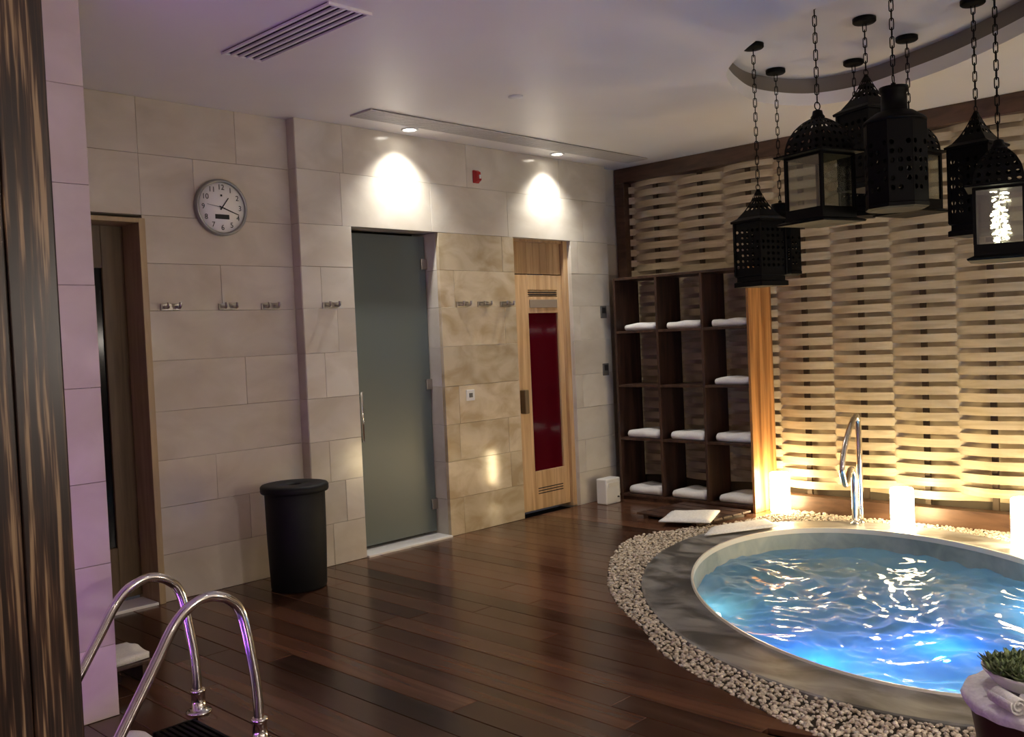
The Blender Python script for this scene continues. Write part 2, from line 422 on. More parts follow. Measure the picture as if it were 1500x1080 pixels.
# other walls that close the room
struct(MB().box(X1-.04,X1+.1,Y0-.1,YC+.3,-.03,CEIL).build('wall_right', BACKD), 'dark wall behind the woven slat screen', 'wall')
struct(MB().box(X0-.1,X0,Y0-.1,YC+.3,-.03,CEIL).build('wall_left', PALE), 'pale wall beyond the plunge pool', 'wall')
struct(MB().box(X0-.1,X1+.1,Y0-.1,Y0,-.03,CEIL).build('wall_front', PALE), 'pale wall on the near side of the spa', 'wall')
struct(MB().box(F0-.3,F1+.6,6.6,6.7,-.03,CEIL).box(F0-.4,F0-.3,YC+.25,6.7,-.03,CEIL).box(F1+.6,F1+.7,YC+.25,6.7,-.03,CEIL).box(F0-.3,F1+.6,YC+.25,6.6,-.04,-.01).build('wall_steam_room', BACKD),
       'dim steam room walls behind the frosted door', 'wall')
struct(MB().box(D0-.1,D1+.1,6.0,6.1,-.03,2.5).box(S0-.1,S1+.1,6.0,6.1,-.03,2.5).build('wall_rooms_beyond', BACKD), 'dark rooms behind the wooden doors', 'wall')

# stone pillar by the plunge pool
mb = MB().box(.95+K,1.628-K,3.94+K,4.55-K,-.03,CEIL)
pil = mb.build('stone_pillar', JOINT); tag(pil, 'limestone block pillar washed in purple light beside the pool ladder', 'pillar')
PZ = [0,.30,.64,.98,1.37,1.79,2.2,2.6,CEIL]
for a, b in zip(PZ, PZ[1:]):
    block(pil, .95, 1.628, 3.94, a, b, STONE)
    m2 = block(pil, 3.943, 4.547, 1.628, a, b, STONE, axis='x', depth=-.03)
    block(pil, 3.943, 4.547, .95, a, b, STONE, axis='x')
# zebra wood column at the frame edge
zc_ = thing('wood_column', (.63,2.23,0), 'column clad in dark streaky zebra wood boards', 'column')
MB().box(.495,.765,2.09,2.36,0,CEIL).build('core', BLACK, zc_)
for k in range(3):
    a = .48+k*.1; MB().box(a+.001,a+.099,2.07,2.09,0,CEIL).build('board', ZEBRA, zc_, bevel=.003)
    b = 2.075+k*.1; MB().box(.765,.782,b+.001,min(b+.099,2.375),0,CEIL).build('board', ZEBRA, zc_, bevel=.003)
    MB().box(.478,.495,b+.001,min(b+.099,2.375),0,CEIL).build('board', ZEBRA, zc_, bevel=.003)
    MB().box(a+.001,a+.099,2.36,2.38,0,CEIL).build('board', ZEBRA, zc_, bevel=.003)

# ------------------------------------------------------------------ doors
# frosted steam room door
d = MB().box(F0+.006,F1-.012,YW+.15,YW+.16,.035,2.30).build('door_1', FROST, bevel=.002)
struct(d, 'frosted grey green glass door with a steel pull handle', 'door')
o0 = ORG[d]
h = MB().tube([(F0+.085,YW+.15,1.13),(F0+.085,YW+.09,1.13)],.009).tube([(F0+.085,YW+.15,.83),(F0+.085,YW+.09,.83)],.009).tube([(F0+.085,YW+.09,1.16),(F0+.085,YW+.09,.80)],.012).build('handle', CHROME, d)
for z in (2.09,1.17,.245): MB().box(F1-.06,F1-.003,YW+.135,YW+.175,z-.04,z+.04).build('hinge', STEEL, d, bevel=.003)
struct(MB().box(F0+.002,F1-.002,YW-.02,YW+.22,-.02,.014).build('trim_1', MARBLE, bevel=.004), 'white marble threshold under the frosted door', 'threshold')
# sauna door
ys = YW+.07
d = MB().box(S0+.055,S1-.06,ys,ys+.05,.03,2.02)
# leaf with window opening: rebuilt as stiles and rails
d = MB().box(S0+.05,5.86,ys,ys+.05,.03,2.022).box(6.235,S1-.055,ys,ys+.05,.03,2.022).box(5.86,6.235,ys,ys+.05,1.700,1.838).box(5.86,6.235,ys,ys+.05,.03,.355)
d.box(5.86,6.235,ys,ys+.05,1.895,2.022)
d.box(5.86,6.235,ys+.022,ys+.05,1.838,1.895)
d = d.build('door_2', SPRUCE, bevel=.003)
struct(d, 'blond wood sauna door with a tall dark red glass pane', 'door')
MB().box(5.855,6.24,ys+.018,ys+.03,.35,1.705).build('pane', REDGLASS, d)
for z in (1.845,1.862,1.879): MB().box(5.862,6.233,ys+.002,ys+.022,z,z+.009).build('vent_slat', SPRUCE, d)
for z in (1.85,1.872):
    MB().box(5.875,6.22,ys-.002,ys+.02,z,z+.010).build('vent_slot', SLOT, d)
for z in (.16,.182,.204): MB().box(5.89,6.21,ys-.002,ys+.004,z,z+.008).build('vent_slot', SLOT, d)
MB().box(5.875,6.225,ys-.006,ys+.001,1.745,1.815).build('sign_plate', SIGN, d, bevel=.002)
MB().box(S0+.075,S0+.125,ys-.06,ys+.002,.86,1.06).build('handle', DOORW, d, bevel=.008)
t = MB().box(S0,S0+.047,ys-.01,YC+.2,0,2.321).box(S1-.052,S1,ys-.03,YC+.2,0,2.321).box(S0+.047,S1-.052,ys-.01,YC+.2,2.30,2.321)
t = t.build('trim_2', SPRUCE, bevel=.002); struct(t, 'blond wood frame around the sauna door', 'door frame')
for k in range(7):
    a = S0+.05+k*.0865; MB().box(a,a+.085,ys+.005,ys+.03,2.032,2.30).build('board', SPRUCE, t, bevel=.002)
# dark door on the clock wall
yd = YC+.20
d = MB().box(D0+.03,1.9,yd,yd+.05,.03,2.28).box(2.39,D1-.03,yd,yd+.05,.03,2.28).box(1.9,2.39,yd,yd+.05,2.02,2.28).box(1.9,2.39,yd,yd+.05,.03,.34)
d = d.build('door_3', DOORW, bevel=.003); struct(d, 'dim wooden door with a black glass pane behind the pillar', 'door')
MB().box(1.895,2.395,yd+.02,yd+.03,.335,2.025).build('pane', DGLASS, d)
t = MB().box(D1-.028,D1+.012,YC-.022,YC+.25,0,2.30).box(D0-.012,D0+.028,YC-.022,YC+.25,0,2.30).box(D0+.028,D1-.028,YC-.022,YC+.25,2.272,2.30).build('trim_3', TRIMW, bevel=.003)
struct(t, 'tan wooden frame around the dark doorway', 'door frame')
struct(MB().box(D0+.03,D1-.03,YC-.015,YC+.2,-.02,.016).build('trim_4', MARBLE, bevel=.004), 'white marble threshold of the dark doorway', 'threshold')

# ------------------------------------------------------------------ woven screen
XS = 7.2; BP = .4716; BY0 = 5.053; YE = -.35
scr = thing('woven_screen', (XS,2.5,0), 'floor to ceiling screen of pale slats woven around upright battens', 'screen')
MB().box(7.10,7.27,YE,5.44,2.885,CEIL-.002).build('top_beam', FRAMEW, scr, bevel=.004)
MB().box(7.10,7.27,5.34,5.44,0,2.885).build('side_stile', FRAMEW, scr, bevel=.004)
MB().box(7.10,7.27,YE-.1,YE,0,CEIL-.002).build('side_stile', FRAMEW, scr, bevel=.004)
for k in range(12):
    y = BY0-k*BP
    if y > YE+.05: MB().box(XS-.014,XS+.014,y-.02,y+.02,.04,2.885).build('batten', BATTEN, scr)
def slat_mesh(par):
    mb = MB(); ys_ = []; y = YE
    while y < 5.339: ys_.append(y); y += BP/12
    ys_.append(5.339); vs = []; fs = []; n = len(ys_)
    for y in ys_:
        ph = (BY0-y)/BP; c = math.cos(math.pi*ph); c = math.copysign(abs(c)**.85, c)
        off = .055*c*(1 if par == 0 else -1)     # even rows lie behind even battens
        e = .0035
        for dx, dz in ((-e,-.0305),(-e,.0305),(e,.0305),(e,-.0305)): vs.append((XS+off+dx,y,dz))
    for i in range(n-1):
        for k in range(4): fs.append((i*4+k,(i+1)*4+k,(i+1)*4+(k+1)%4,i*4+(k+1)%4))
    fs += [(0,1,2,3),((n-1)*4+3,(n-1)*4+2,(n-1)*4+1,(n-1)*4)]
    return mb.add(vs,fs).mesh('slat', SLAT, (XS,2.5,0))
SM = [slat_mesh(0), slat_mesh(1)]
for i in range(4, 60):
    z = .005+.0485*i
    if z < 2.87: link('slat', SM[i % 2], scr, (0,0,z))
struct(MB().box(7.05,7.16,YE,3.86,-.02,.125).build('baseboard_right', FRAMEW, bevel=.004), 'reddish brown timber plinth under the woven screen', 'baseboard')

# ------------------------------------------------------------------ cubby shelf
CX, CXB = 6.78, 7.135
CY = [5.262,4.80,4.348,3.905]; CZs = [.055,.56,1.035,1.515,1.99]
cab = thing('cubby_shelf', (6.95,4.58,0), 'tall dark walnut open shelf with three columns of towel cubbies', 'shelf')
T = .022
MB().box(CX,CXB,CY[0]-T,CY[0],0,1.99).build('side_panel', WALNUT, cab, bevel=.002)
sp = MB().box(CX,CXB+.01,CY[3],CY[3]+T,0,1.99).build('side_panel', ENDP, cab, bevel=.002); sp['label'] = 'end panel coloured orange for candle glow'
for y in CY[1:3]: MB().box(CX+.002,CXB,y-T/2,y+T/2,.055,1.97).build('divider', WALNUT, cab, bevel=.002)
MB().box(CX,CXB,CY[3]+T,CY[0]-T,1.968,1.99).build('top_board', WALNUT, cab, bevel=.002)
for z in CZs[1:4]:
    for a, b in ((CY[1]+T/2,CY[0]-T),(CY[2]+T/2,CY[1]-T/2),(CY[3]+T,CY[2]-T/2)):
        MB().box(CX+.004,CXB,a,b,z-T,z).build('shelf_board', WALNUT, cab, bevel=.002)
MB().box(CX+.004,CXB,CY[3]+T,CY[0]-T,.033,.055).build('bottom_board', WALNUT, cab, bevel=.002)
MB().box(CX+.02,CX+.04,CY[3]+T,CY[0]-T,0,.033).build('kick_board', WALNUT, cab)

def towel_mesh(wd, dp, ht, seed):
    """folded towel: a soft slab, its rounded fold to the front (-x)"""
    r = random.Random(seed); mb = MB(); nx, ny = 10, 8
    prof = []
    h = ht/2
    for k in range(9):
        an = math.pi/2+math.pi*k/8; prof.append((-dp/2+h+h*math.cos(an)*1.05, h+h*math.sin(an)))
    top = [(dp/2*(1-2*t/4)+0, ht*(1+.05*math.sin(3*t))) for t in range(4)]
    loop = [(dp/2,0.004),(dp/2,ht*.47),(dp/2-.012,ht*.5),(dp/2,ht*.53),(dp/2,ht*.97)]+[(x,z) for x,z in top[1:]]+prof+[(-dp/6,.0),(dp/6,.0)]
    vs = []; m = len(loop)
    for j in range(ny+1):
        t = j/ny; y = -wd/2+wd*t; e = 1-.10*(2*t-1)**8
        for x, z in loop:
            k = 1+r.uniform(-.01,.01)
            bulge = .006*math.sin(9*t+seed)*(z/ht)
            vs.append((x*k*(1-.02*abs(2*t-1)**3), y, max(0,(z+bulge)*(e if z > ht*.4 else 1))))
    fs = [(j*m+i, j*m+(i+1)%m, (j+1)*m+(i+1)%m, (j+1)*m+i) for j in range(ny) for i in range(m)]
    fs += [tuple(range(m)), tuple(range(ny*m+m-1, ny*m-1, -1))]
    mb.add(vs, fs, True)
    return mb.mesh('folded_towel', TOWEL)
colname = ['stone wall side','middle column','orange end panel side']
rowname = {3:'top row',2:'second row',1:'third row',0:'bottom row'}
for row, cols in ((3,(0,1,2)),(2,(2,)),(1,(0,1,2)),(0,(0,1,2))):
    for c in cols:
        yl, yr = CY[c]-T, CY[c+1]+T; ht = .062 if row > 1 else .072
        o = link('folded_towel', towel_mesh(.33, .29, ht, row*3+c), None, (CX+.165+R.uniform(-.008,.008), (yl+yr)/2-.03+R.uniform(-.01,.01), CZs[row]+.0005), (0,0,R.uniform(-.05,.05)))
        tag(o, 'folded white towel in the %s of cubbies, %s' % (rowname[row], colname[c]), 'towel', 'towels on the cubby shelf')

# ------------------------------------------------------------------ hot tub
tub = thing('hot_tub', (TC[0],TC[1],-1), 'sunken oval whirlpool tub with a wide grey stone rim', 'hot tub')
mb = MB(); zt = .006
I2 = offset(INNER,.012)
mb.ring(offset(INNER,.31),offset(INNER,.304),zt-.03,zt-.004,True).ring(offset(INNER,.304),offset(INNER,.29),zt-.004,zt,True).ring(offset(INNER,.29),I2,zt,zt-.004).ring(I2,I2,zt-.004,-.12).ring(offset(INNER,.31),offset(INNER,.31),-.1,zt-.03)
mb.build('coping', COPING, tub)
mb = MB(); I1 = offset(INNER,-.004)
mb.ring(I2,offset(INNER,.006),zt-.004,zt+.006,True).ring(offset(INNER,.006),I1,zt+.006,zt+.004,True).ring(I1,I1,zt+.004,zt-.03,True)
mb.build('rim_lip', LIP, tub)
mb = MB()
def sc_ell(d): return offset(INNER, -d)
prof = [(.0,zt-.03),(.0,-.12),(.02,-.46),(.06,-.48),(.36,-.49),(.40,-.52),(.43,-.92),(.50,-.95)]
for (a,za),(b,zb) in zip(prof, prof[1:]): mb.ring(sc_ell(a), sc_ell(b), za, zb, True)
mb.ring(sc_ell(.5), [TC]*128, -.95, -.95)
mb.build('basin', BASIN, tub)
# water surface
def wz(x, y):
    p = Vector((x*1.0, y*1.0, 3.1)); q = p*1.3
    wx = noise.noise(q+Vector((9,2,1)))*.35; wy_ = noise.noise(q+Vector((4,7,5)))*.35
    a = 1-abs(noise.noise(Vector((x*3.3+wx*3, y*3.3+wy_*3, .3))))*2
    b = 1-abs(noise.noise(Vector((x*7.5+wx*5, y*7.5+wy_*5, 4.3))))*2
    c = noise.noise(Vector((x*16, y*16, 8.3)))
    return .019*a+.012*b+.005*c-.018
NR, NS = 110, 384
IW = ell(TC, 1.63-.004, 1.062-.004, TA, NS)
vs = [(TC[0],TC[1],-.13+wz(*TC))]
for i in range(1, NR+1):
    t = i/NR
    for k in range(NS):
        x, y = TC[0]+(IW[k][0]-TC[0])*t, TC[1]+(IW[k][1]-TC[1])*t; vs.append((x, y, -.13+wz(x,y)))
fs = [(0,1+k,1+(k+1)%NS) for k in range(NS)]
for i in range(NR-1):
    a, b = 1+i*NS, 1+(i+1)*NS
    fs += [(a+k,b+k,b+(k+1)%NS,a+(k+1)%NS) for k in range(NS)]
MB().add(vs, fs, True).build('water', WATER, tub)
# underwater lamps
uw = [(4.26,2.14,P_TUB*.55,(.01,.20,1),.03),(4.80,1.76,P_TUB*.62,(.01,.19,1),.03),(4.78,3.02,P_TUB*.11,(.40,.85,.85),.05),(3.98,1.80,P_TUB*.5,(.12,.50,.95),.05),(4.05,1.15,P_TUB*.6,(.30,.7,.9),.05),(5.9,1.25,P_TUB*.6,(.2,.55,.95),.05)]
def lamp_data(kind, name, e, col, **kw):
    l = bpy.data.lights.new(name, kind); l.energy = e; l.color = col
    for k, v in kw.items(): setattr(l, k, v)
    return l
for k, (x, y, e_, col_, rad_) in enumerate(uw):
    zl = -.30 if k < 2 else -.30
    i = min(range(128), key=lambda q: (INNER[q][0]-x)**2+(INNER[q][1]-y)**2)
    if k > 1:                      # wall lamps in the tub side
        wx, wy = sc_ell(.012)[i]; ix, iy = sc_ell(.03)[i]
        MB().tube([(wx,wy,zl),(ix,iy,zl)],.06,20).build('underwater_lamp', UWL, tub); x, y = sc_ell(.10)[i]
    else: MB().lathe([(.07,-.487-.46*k),(.07,-.476-.46*k),(.06,-.470-.46*k),(.001,-.468-.46*k)],24,(x-.1*(1-k),y)).build('underwater_lamp', UWL, tub)
    lo = bpy.data.objects.new('underwater_light', lamp_data('POINT','underwater_light',e_,col_,shadow_soft_size=rad_)); COL.objects.link(lo); lo.parent = tub
    lo.location = (x-TC[0], y-TC[1], zl+1)

# gravel bed and pebbles
gb_ = MB(); m_ = len(GRAV); cgx, cgy = TC
bedin = [(lambda i: i)(i) for i in range(m_)]
near = []
for p in GRAV:
    i = min(range(128), key=lambda q: (COUT[q][0]-p[0])**2+(COUT[q][1]-p[1])**2); near.append(COUT[i])
gb_.ring(GRAV, near, -.032, -.032); gb_.ring(GRAV, GRAV, -.032, -.012)
gb_.ring([(TC[0]+(p[0]-TC[0])*.99,TC[1]+(p[1]-TC[1])*.99) for p in COUT], COUT, -.033, -.033)
bed = gb_.build('gravel_bed', GBED); struct(bed, 'sunken bed of the gravel border around the tub', 'ground')
def ico():
    t = (1+5**.5)/2; v = [Vector(p).normalized() for p in ((-1,t,0),(1,t,0),(-1,-t,0),(1,-t,0),(0,-1,t),(0,1,t),(0,-1,-t),(0,1,-t),(t,0,-1),(t,0,1),(-t,0,-1),(-t,0,1))]
    f = [(0,11,5),(0,5,1),(0,1,7),(0,7,10),(0,10,11),(1,5,9),(5,11,4),(11,10,2),(10,7,6),(7,1,8),(3,9,4),(3,4,2),(3,2,6),(3,6,8),(3,8,9),(4,9,5),(2,4,11),(6,2,10),(8,6,7),(9,8,1)]
    return v, f
IV, IF = ico()
pebm = []
for k in range(8):
    vs = [Vector((p.x*1.0,p.y*R.uniform(.62,.8),p.z*R.uniform(.5,.65)))*R.uniform(.82,1.18) for p in IV]
    pebm.append((vs, MB().add(vs, IF, k % 4 == 0).mesh('pebble', PEBM)))
pts = []; st = .0225
RP = random.Random(11)
COG = offset(INNER,.307)
gy = .1
while gy < 4.4:
    gx = 3.1
    while gx < 7.06:
        x, y = gx+RP.uniform(-.010,.010), gy+RP.uniform(-.010,.010); gx += st
        if inside((x,y),GRAV) and not inside((x,y),COG):
            if y < 1.0 and x > 3.9: continue
            pts.append((x,y))
    gy += st
pts.sort(key=lambda p: p[0]**2+p[1]**2 if p[1] > 1.22 else 99)
stuff = MB()
for i, (x, y) in enumerate(pts):
    s = RP.uniform(.010,.0175); z = RP.uniform(-.008,.003); rz = RP.uniform(0,6.28); tx = RP.uniform(-.5,.5); k = RP.randrange(8)
    if i < 300:
        o = link('pebble', pebm[k][1], None, (x,y,z), (tx,RP.uniform(-.3,.3),rz), (s,s,s))
        tag(o, 'pale cream pebble in the gravel border around the whirlpool tub', 'pebble', 'pebbles of the gravel border')
    else:
        mt = Matrix.Translation((x,y,z)) @ Matrix.Rotation(rz,4,'Z') @ Matrix.Rotation(tx,4,'X') @ Matrix.Scale(s,4)
        stuff.add([mt @ v for v in pebm[k][0]], IF, k % 4 == 0)
# per-stone tone for the joined stones comes from position noise in the shader
st_o = stuff.build('gravel', PEBM); tag(st_o, 'cream gravel border curving around the whirlpool tub', 'gravel', kind='stuff')

# grab rail, figure-four shape
gr = thing('grab_rail', (6.82,3.06,.02), 'bent stainless steel grab rail standing at the tub edge', 'grab rail')
b1 = Vector((6.84,3.06,.0065)); b2 = Vector((6.77,3.075,.0065)); dv = Vector((-1,-.1,0)).normalized()
pth = [b1, b1+Vector((0,0,.4)), b1+Vector((0,0,.72)), b1+dv*.015+Vector((0,0,.785)), b1+dv*.06+Vector((0,0,.80)), b1+dv*.19+Vector((0,0,.72)), b1+dv*.32+Vector((0,0,.57)), b1+dv*.37+Vector((0,0,.44)),
       b1+dv*.33+Vector((0,0,.345)), b1+dv*.28+Vector((0,0,.335)), b2+dv*.07+Vector((0,0,.415)), b2+Vector((0,0,.37)), b2+Vector((0,0,.2)), b2]
MB().tube(opath(pth,6), .021, 12).build('rail', CHROME, gr)
for b in (b1,b2): MB().lathe([(.034,.0065),(.034,.014),(.022,.020),(.020,.04)],20,(b.x,b.y)).build('flange', CHROME, gr)

# LED pillar candles
def candle(x, y, z, r, h, label):
    t = thing('pillar_candle', (x,y,z), label, 'candle', 'glowing pillar candles by the tub')
    prof = [(r*.97,0),(r,.01),(r,h-.015),(r*.97,h-.004),(r*.90,h),(r*.75,h-.006),(r*.5,h-.02),(.004,h-.024)]
    MB().lathe(prof,32).build('wax_body', CANDLE, t, local=True)
    MB().tube([(0,0,h-.024),(.002,0,h-.004)],.0025,6).build('wick', INK, t, local=True)
candle(6.93,3.765,.012,.078,.31,'glowing white pillar candle beside the orange end panel of the shelf')
candle(6.80,2.735,.007,.080,.29,'glowing white pillar candle on the tub rim next to the grab rail')
candle(6.66,1.885,.007,.085,.31,'glowing white pillar candle on the tub rim, farthest from the towel shelf')

# duckboard and bath mats in front of the shelf
du = thing('duckboard', (6.44,4.27,0), 'low dark slatted duckboard on the deck in front of the towel shelf', 'duckboard')
a0 = -.10
def rotp(cx, cy, an, pts): return [(cx+x*math.cos(an)-y*math.sin(an), cy+x*math.sin(an)+y*math.cos(an)) for x,y in pts]
for k in range(5):
    MB().prism(rotp(6.44,4.27,a0,[(-.30+k*.122,-.34),(-.30+k*.122+.11,-.34),(-.30+k*.122+.11,.34),(-.30+k*.122,.34)]),.022,.038).build('slat', WALNUT, du, bevel=.003)
for y in (-.27,.22): MB().prism(rotp(6.44,4.27,a0,[(-.30,y),(.30,y),(.30,y+.05),(-.30,y+.05)]),.0,.022).build('bearer', WALNUT, du)
def mat_cloth(name, quad, z, th, label, cat, seed):
    n = 12; top = []; bot = []
    q = [Vector(p) for p in quad]
    for i in range(n+1):
        for j in range(n+1):
            u, v = i/n, j/n; p = (q[0]*(1-u)+q[1]*u)*(1-v)+(q[3]*(1-u)+q[2]*u)*v
            e = min(u,1-u,v,1-v); hz = th*(1-.5*max(0,1-e*12)**2)+.004*noise.noise(Vector((p.x*6,p.y*6,seed)))
            top.append((p.x,p.y,z+hz)); bot.append((p.x,p.y,z))
    m = n+1; fs = [(i*m+j,(i+1)*m+j,(i+1)*m+j+1,i*m+j+1) for i in range(n) for j in range(n)]
    b = m*m; fs += [tuple(b+x for x in reversed(f)) for f in fs]
    rim = [i*m for i in range(n)]+[n*m+j for j in range(n)]+[i*m+n for i in range(n,0,-1)]+[j for j in range(n,0,-1)]
    fs += [(rim[k],rim[(k+1)%len(rim)],b+rim[(k+1)%len(rim)],b+rim[k]) for k in range(len(rim))]
    return tag(MB().add(top+bot,fs,True).build(name, PAPERM), label, cat)
mat_cloth('bath_mat',[(5.93,4.25),(6.32,4.39),(6.53,4.08),(6.10,3.90)],.0385,.022,'white folded bath mat lying on the dark duckboard','bath mat',1.1)
mat_cloth('bath_mat',[(5.77,3.74),(6.02,3.84),(6.50,3.66),(6.34,3.46)],.019,.018,'white bath mat spread over the grey tub rim','bath mat',4.2)

# ------------------------------------------------------------------ lanterns
def link_mesh():
    pts = []; a, b = .0085, .018
    for k in range(16):
        t = 2*math.pi*k/16; pts.append((a*math.cos(t), 0, math.sin(t)*a+(b if math.sin(t) > 1e-6 else -b if math.sin(t) < -1e-6 else 0)))
    return MB().tube(pts,.0026,6,closed=True).mesh('chain_link', BLACK)
LINK = link_mesh(); UP = 3.215
def chain(root, zt, scale):
    """links from the ring at local height zt up to the recess ceiling"""
    loc = root.location; ztop = (UP-.03-loc.z); z = zt; k = 0; step = .044
    n = max(1, round((ztop-z)/step)); step = (ztop-z)/n
    for k in range(n):
        o = link('chain_link', LINK, root, (0,0,z+step*(k+.5)), (0,0,(k % 2)*math.pi/2-root.rotation_euler.z+.5), (1.15,1.15,step/.044*1.05))
    MB().lathe([(.001,ztop-.006),(.058,ztop),(.064,ztop+.006),(.064,ztop+.027),(.058,ztop+.03)],28).build('canopy', BLACK, root, local=True)
def square_ring(h): return [(-h,-h),(h,-h),(h,h),(-h,h)]
def sqlathe(mb, prof): return mb.lathe([(r*2**.5,z) for r,z in prof],4,rot=math.pi/4,smooth=False)
def panel(mb, h, z0, z1, k, nu, nv, hf, skip=None):
    an = k*math.pi/2; ca, sa = math.cos(an), math.sin(an)
    def fn(u, v):
        x, y, z = -h+2*h*u, -h, z0+(z1-z0)*v
        return (x*ca-y*sa, x*sa+y*ca, z)
    return mb.perf(fn, nu, nv, hf, skip)
def ringpart(root, z, r=.017, w=.0025):
    MB().tube([(r*math.cos(t*math.pi/8),0,z+r*math.sin(t*math.pi/8)) for t in range(16)],w,6,closed=True).build('ring', BLACK, root, local=True)
def pagoda(x, y, ztip, rz, label, s=1.0, hb=.34):
    hs = .105*s; base = .07; hr = .20*s; tot = base+hb+hr
    t = thing('pagoda_lantern', (x,y,ztip-tot), label, 'lantern', 'iron lanterns over the tub', rz)
    sqlathe(MB(), [(hs*1.08,0),(hs*1.08,.028),(hs*.96,.034),(hs*.96,base-.01),(hs*1.04,base-.006),(hs*1.04,base)]).build('base', BLACK, t, local=True)
    for k in range(4):
        panel(MB(), hs*.985, base, base+hb, k, 5, 9, .62, lambda i,j: j in (0,8) or (i in (0,4) and j % 3 == 0)).build('perforated_panel', BLACK, t, solid=.003, local=True)
        an = k*math.pi/2+math.pi/4; cx, cy = hs*2**.5*math.cos(an), hs*2**.5*math.sin(an)
        MB().box(cx-.007,cx+.007,cy-.007,cy+.007,base,base+hb).build('post', BLACK, t, local=True)
    zr = base+hb
    pr = [(hs*1.14,zr),(hs*1.16,zr+.012),(hs*.86,zr+hr*.16),(hs*.56,zr+hr*.38),(hs*.33,zr+hr*.62),(hs*.17,zr+hr*.84),(hs*.10,zr+hr*.93)]
    rf = sqlathe(MB(), pr[:3]).build('roof', BLACK, t, local=True)
    for k in range(4):
        an = k*math.pi/2; ca, sa = math.cos(an), math.sin(an)
        def fn(u, v, ca=ca, sa=sa):
            q = v*(len(pr)-3); i = min(int(q), len(pr)-4); f = q-i
            h = pr[i+2][0]*(1-f)+pr[i+3][0]*f; z = pr[i+2][1]*(1-f)+pr[i+3][1]*f
            xx, yy = -h+2*h*u, -h
            return (xx*ca-yy*sa, xx*sa+yy*ca, z)
        MB().perf(fn, 3, 5, .6, lambda i,j: j in (0,4)).build('roof_panel', BLACK, rf, solid=.002, local=True)
    MB().lathe([(.012,zr+hr*.9),(.016,zr+hr*.95),(.010,zr+hr*.98),(.013,tot-.002),(.004,tot+.004)],14).build('finial', BLACK, t, local=True)
    ringpart(t, tot+.014); chain(t, tot+.028, 1); return t
def glasslan(x, y, zneck, rz, label, glint=False, s=1.0):
    h = .125*s; eave = .152*s; zb = .035; zg0, zg1 = .085, .36; zd = .375; zn = .595
    t = thing('glass_lantern', (x,y,zneck-zn-.03), label, 'lantern', 'iron lanterns over the tub', rz)
    sqlathe(MB(), [(eave*.6,0),(eave*1.02,.008),(eave*1.05,.016),(h*1.02,.03)]).build('tray', BLACK, t, local=True)
    sqlathe(MB(), [(h,.03),(h,zg0)]).build('base', BLACK, t, local=True)
    for k in range(4):
        an = k*math.pi/2+math.pi/4; cx, cy = (h-.007)*2**.5*math.cos(an), (h-.007)*2**.5*math.sin(an)
        MB().box(cx-.008,cx+.008,cy-.008,cy+.008,zg0,zg1).build('post', BLACK, t, local=True)
        a2 = k*math.pi/2; ca, sa = math.cos(a2), math.sin(a2)
        v = [(-h+.012,-h+.006),(h-.012,-h+.006),(h-.012,-h+.010),(-h+.012,-h+.010)]
        MB().prism([(px*ca-py*sa,px*sa+py*ca) for px,py in v], zg0, zg1).build('pane', PANE, t, local=True)
    sqlathe(MB(), [(h,zg1-.012),(h,zg1),(eave*1.06,zg1+.004),(eave*1.08,zg1+.012),(eave,zd)]).build('eave', BLACK, t, local=True)
    pr = [(.122*s,zd),(.120*s,zd+.035),(.108*s,zd+.085),(.084*s,zd+.13),(.056*s,zd+.162),(.03,zd+.18)]
    rf = None
    for k in range(4):
        an = k*math.pi/2; ca, sa = math.cos(an), math.sin(an)
        def fn(u, v, ca=ca, sa=sa):
            q = v*(len(pr)-1); i = min(int(q), len(pr)-2); f = q-i
            hh = pr[i][0]*(1-f)+pr[i+1][0]*f; z = pr[i][1]*(1-f)+pr[i+1][1]*f
            xx, yy = -hh+2*hh*u, -hh
            return (xx*ca-yy*sa, xx*sa+yy*ca, z)
        MB().perf(fn, 5, 6, .55).build('dome_panel', BLACK, t, solid=.0025, local=True)
    MB().lathe([(.036,zd+.172),(.036,zd+.19),(.028,zd+.20),(.024,zn),(.006,zn+.008)],20).build('neck', BLACK, t, local=True)
    ringpart(t, zn+.026, .020, .003); chain(t, zn+.046, 1)
    if glint:  # glowing slivers added in place of reflections in the glass
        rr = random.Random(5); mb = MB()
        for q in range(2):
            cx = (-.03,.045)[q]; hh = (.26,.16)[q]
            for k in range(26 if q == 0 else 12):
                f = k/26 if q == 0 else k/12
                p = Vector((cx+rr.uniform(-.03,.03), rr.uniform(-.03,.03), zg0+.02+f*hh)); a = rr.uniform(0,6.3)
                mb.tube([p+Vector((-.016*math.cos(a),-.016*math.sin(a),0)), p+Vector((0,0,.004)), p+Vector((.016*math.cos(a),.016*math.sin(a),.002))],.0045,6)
        mb.build('glint_slivers', GLINT, t, local=True)
        MB().tube([(-.03,0,zg0),(-.03,0,zg0+.27)],.002,6).tube([(.045,0,zg0),(.045,0,zg0+.18)],.002,6).build('glint_wire', STEEL, t, local=True)
    return t
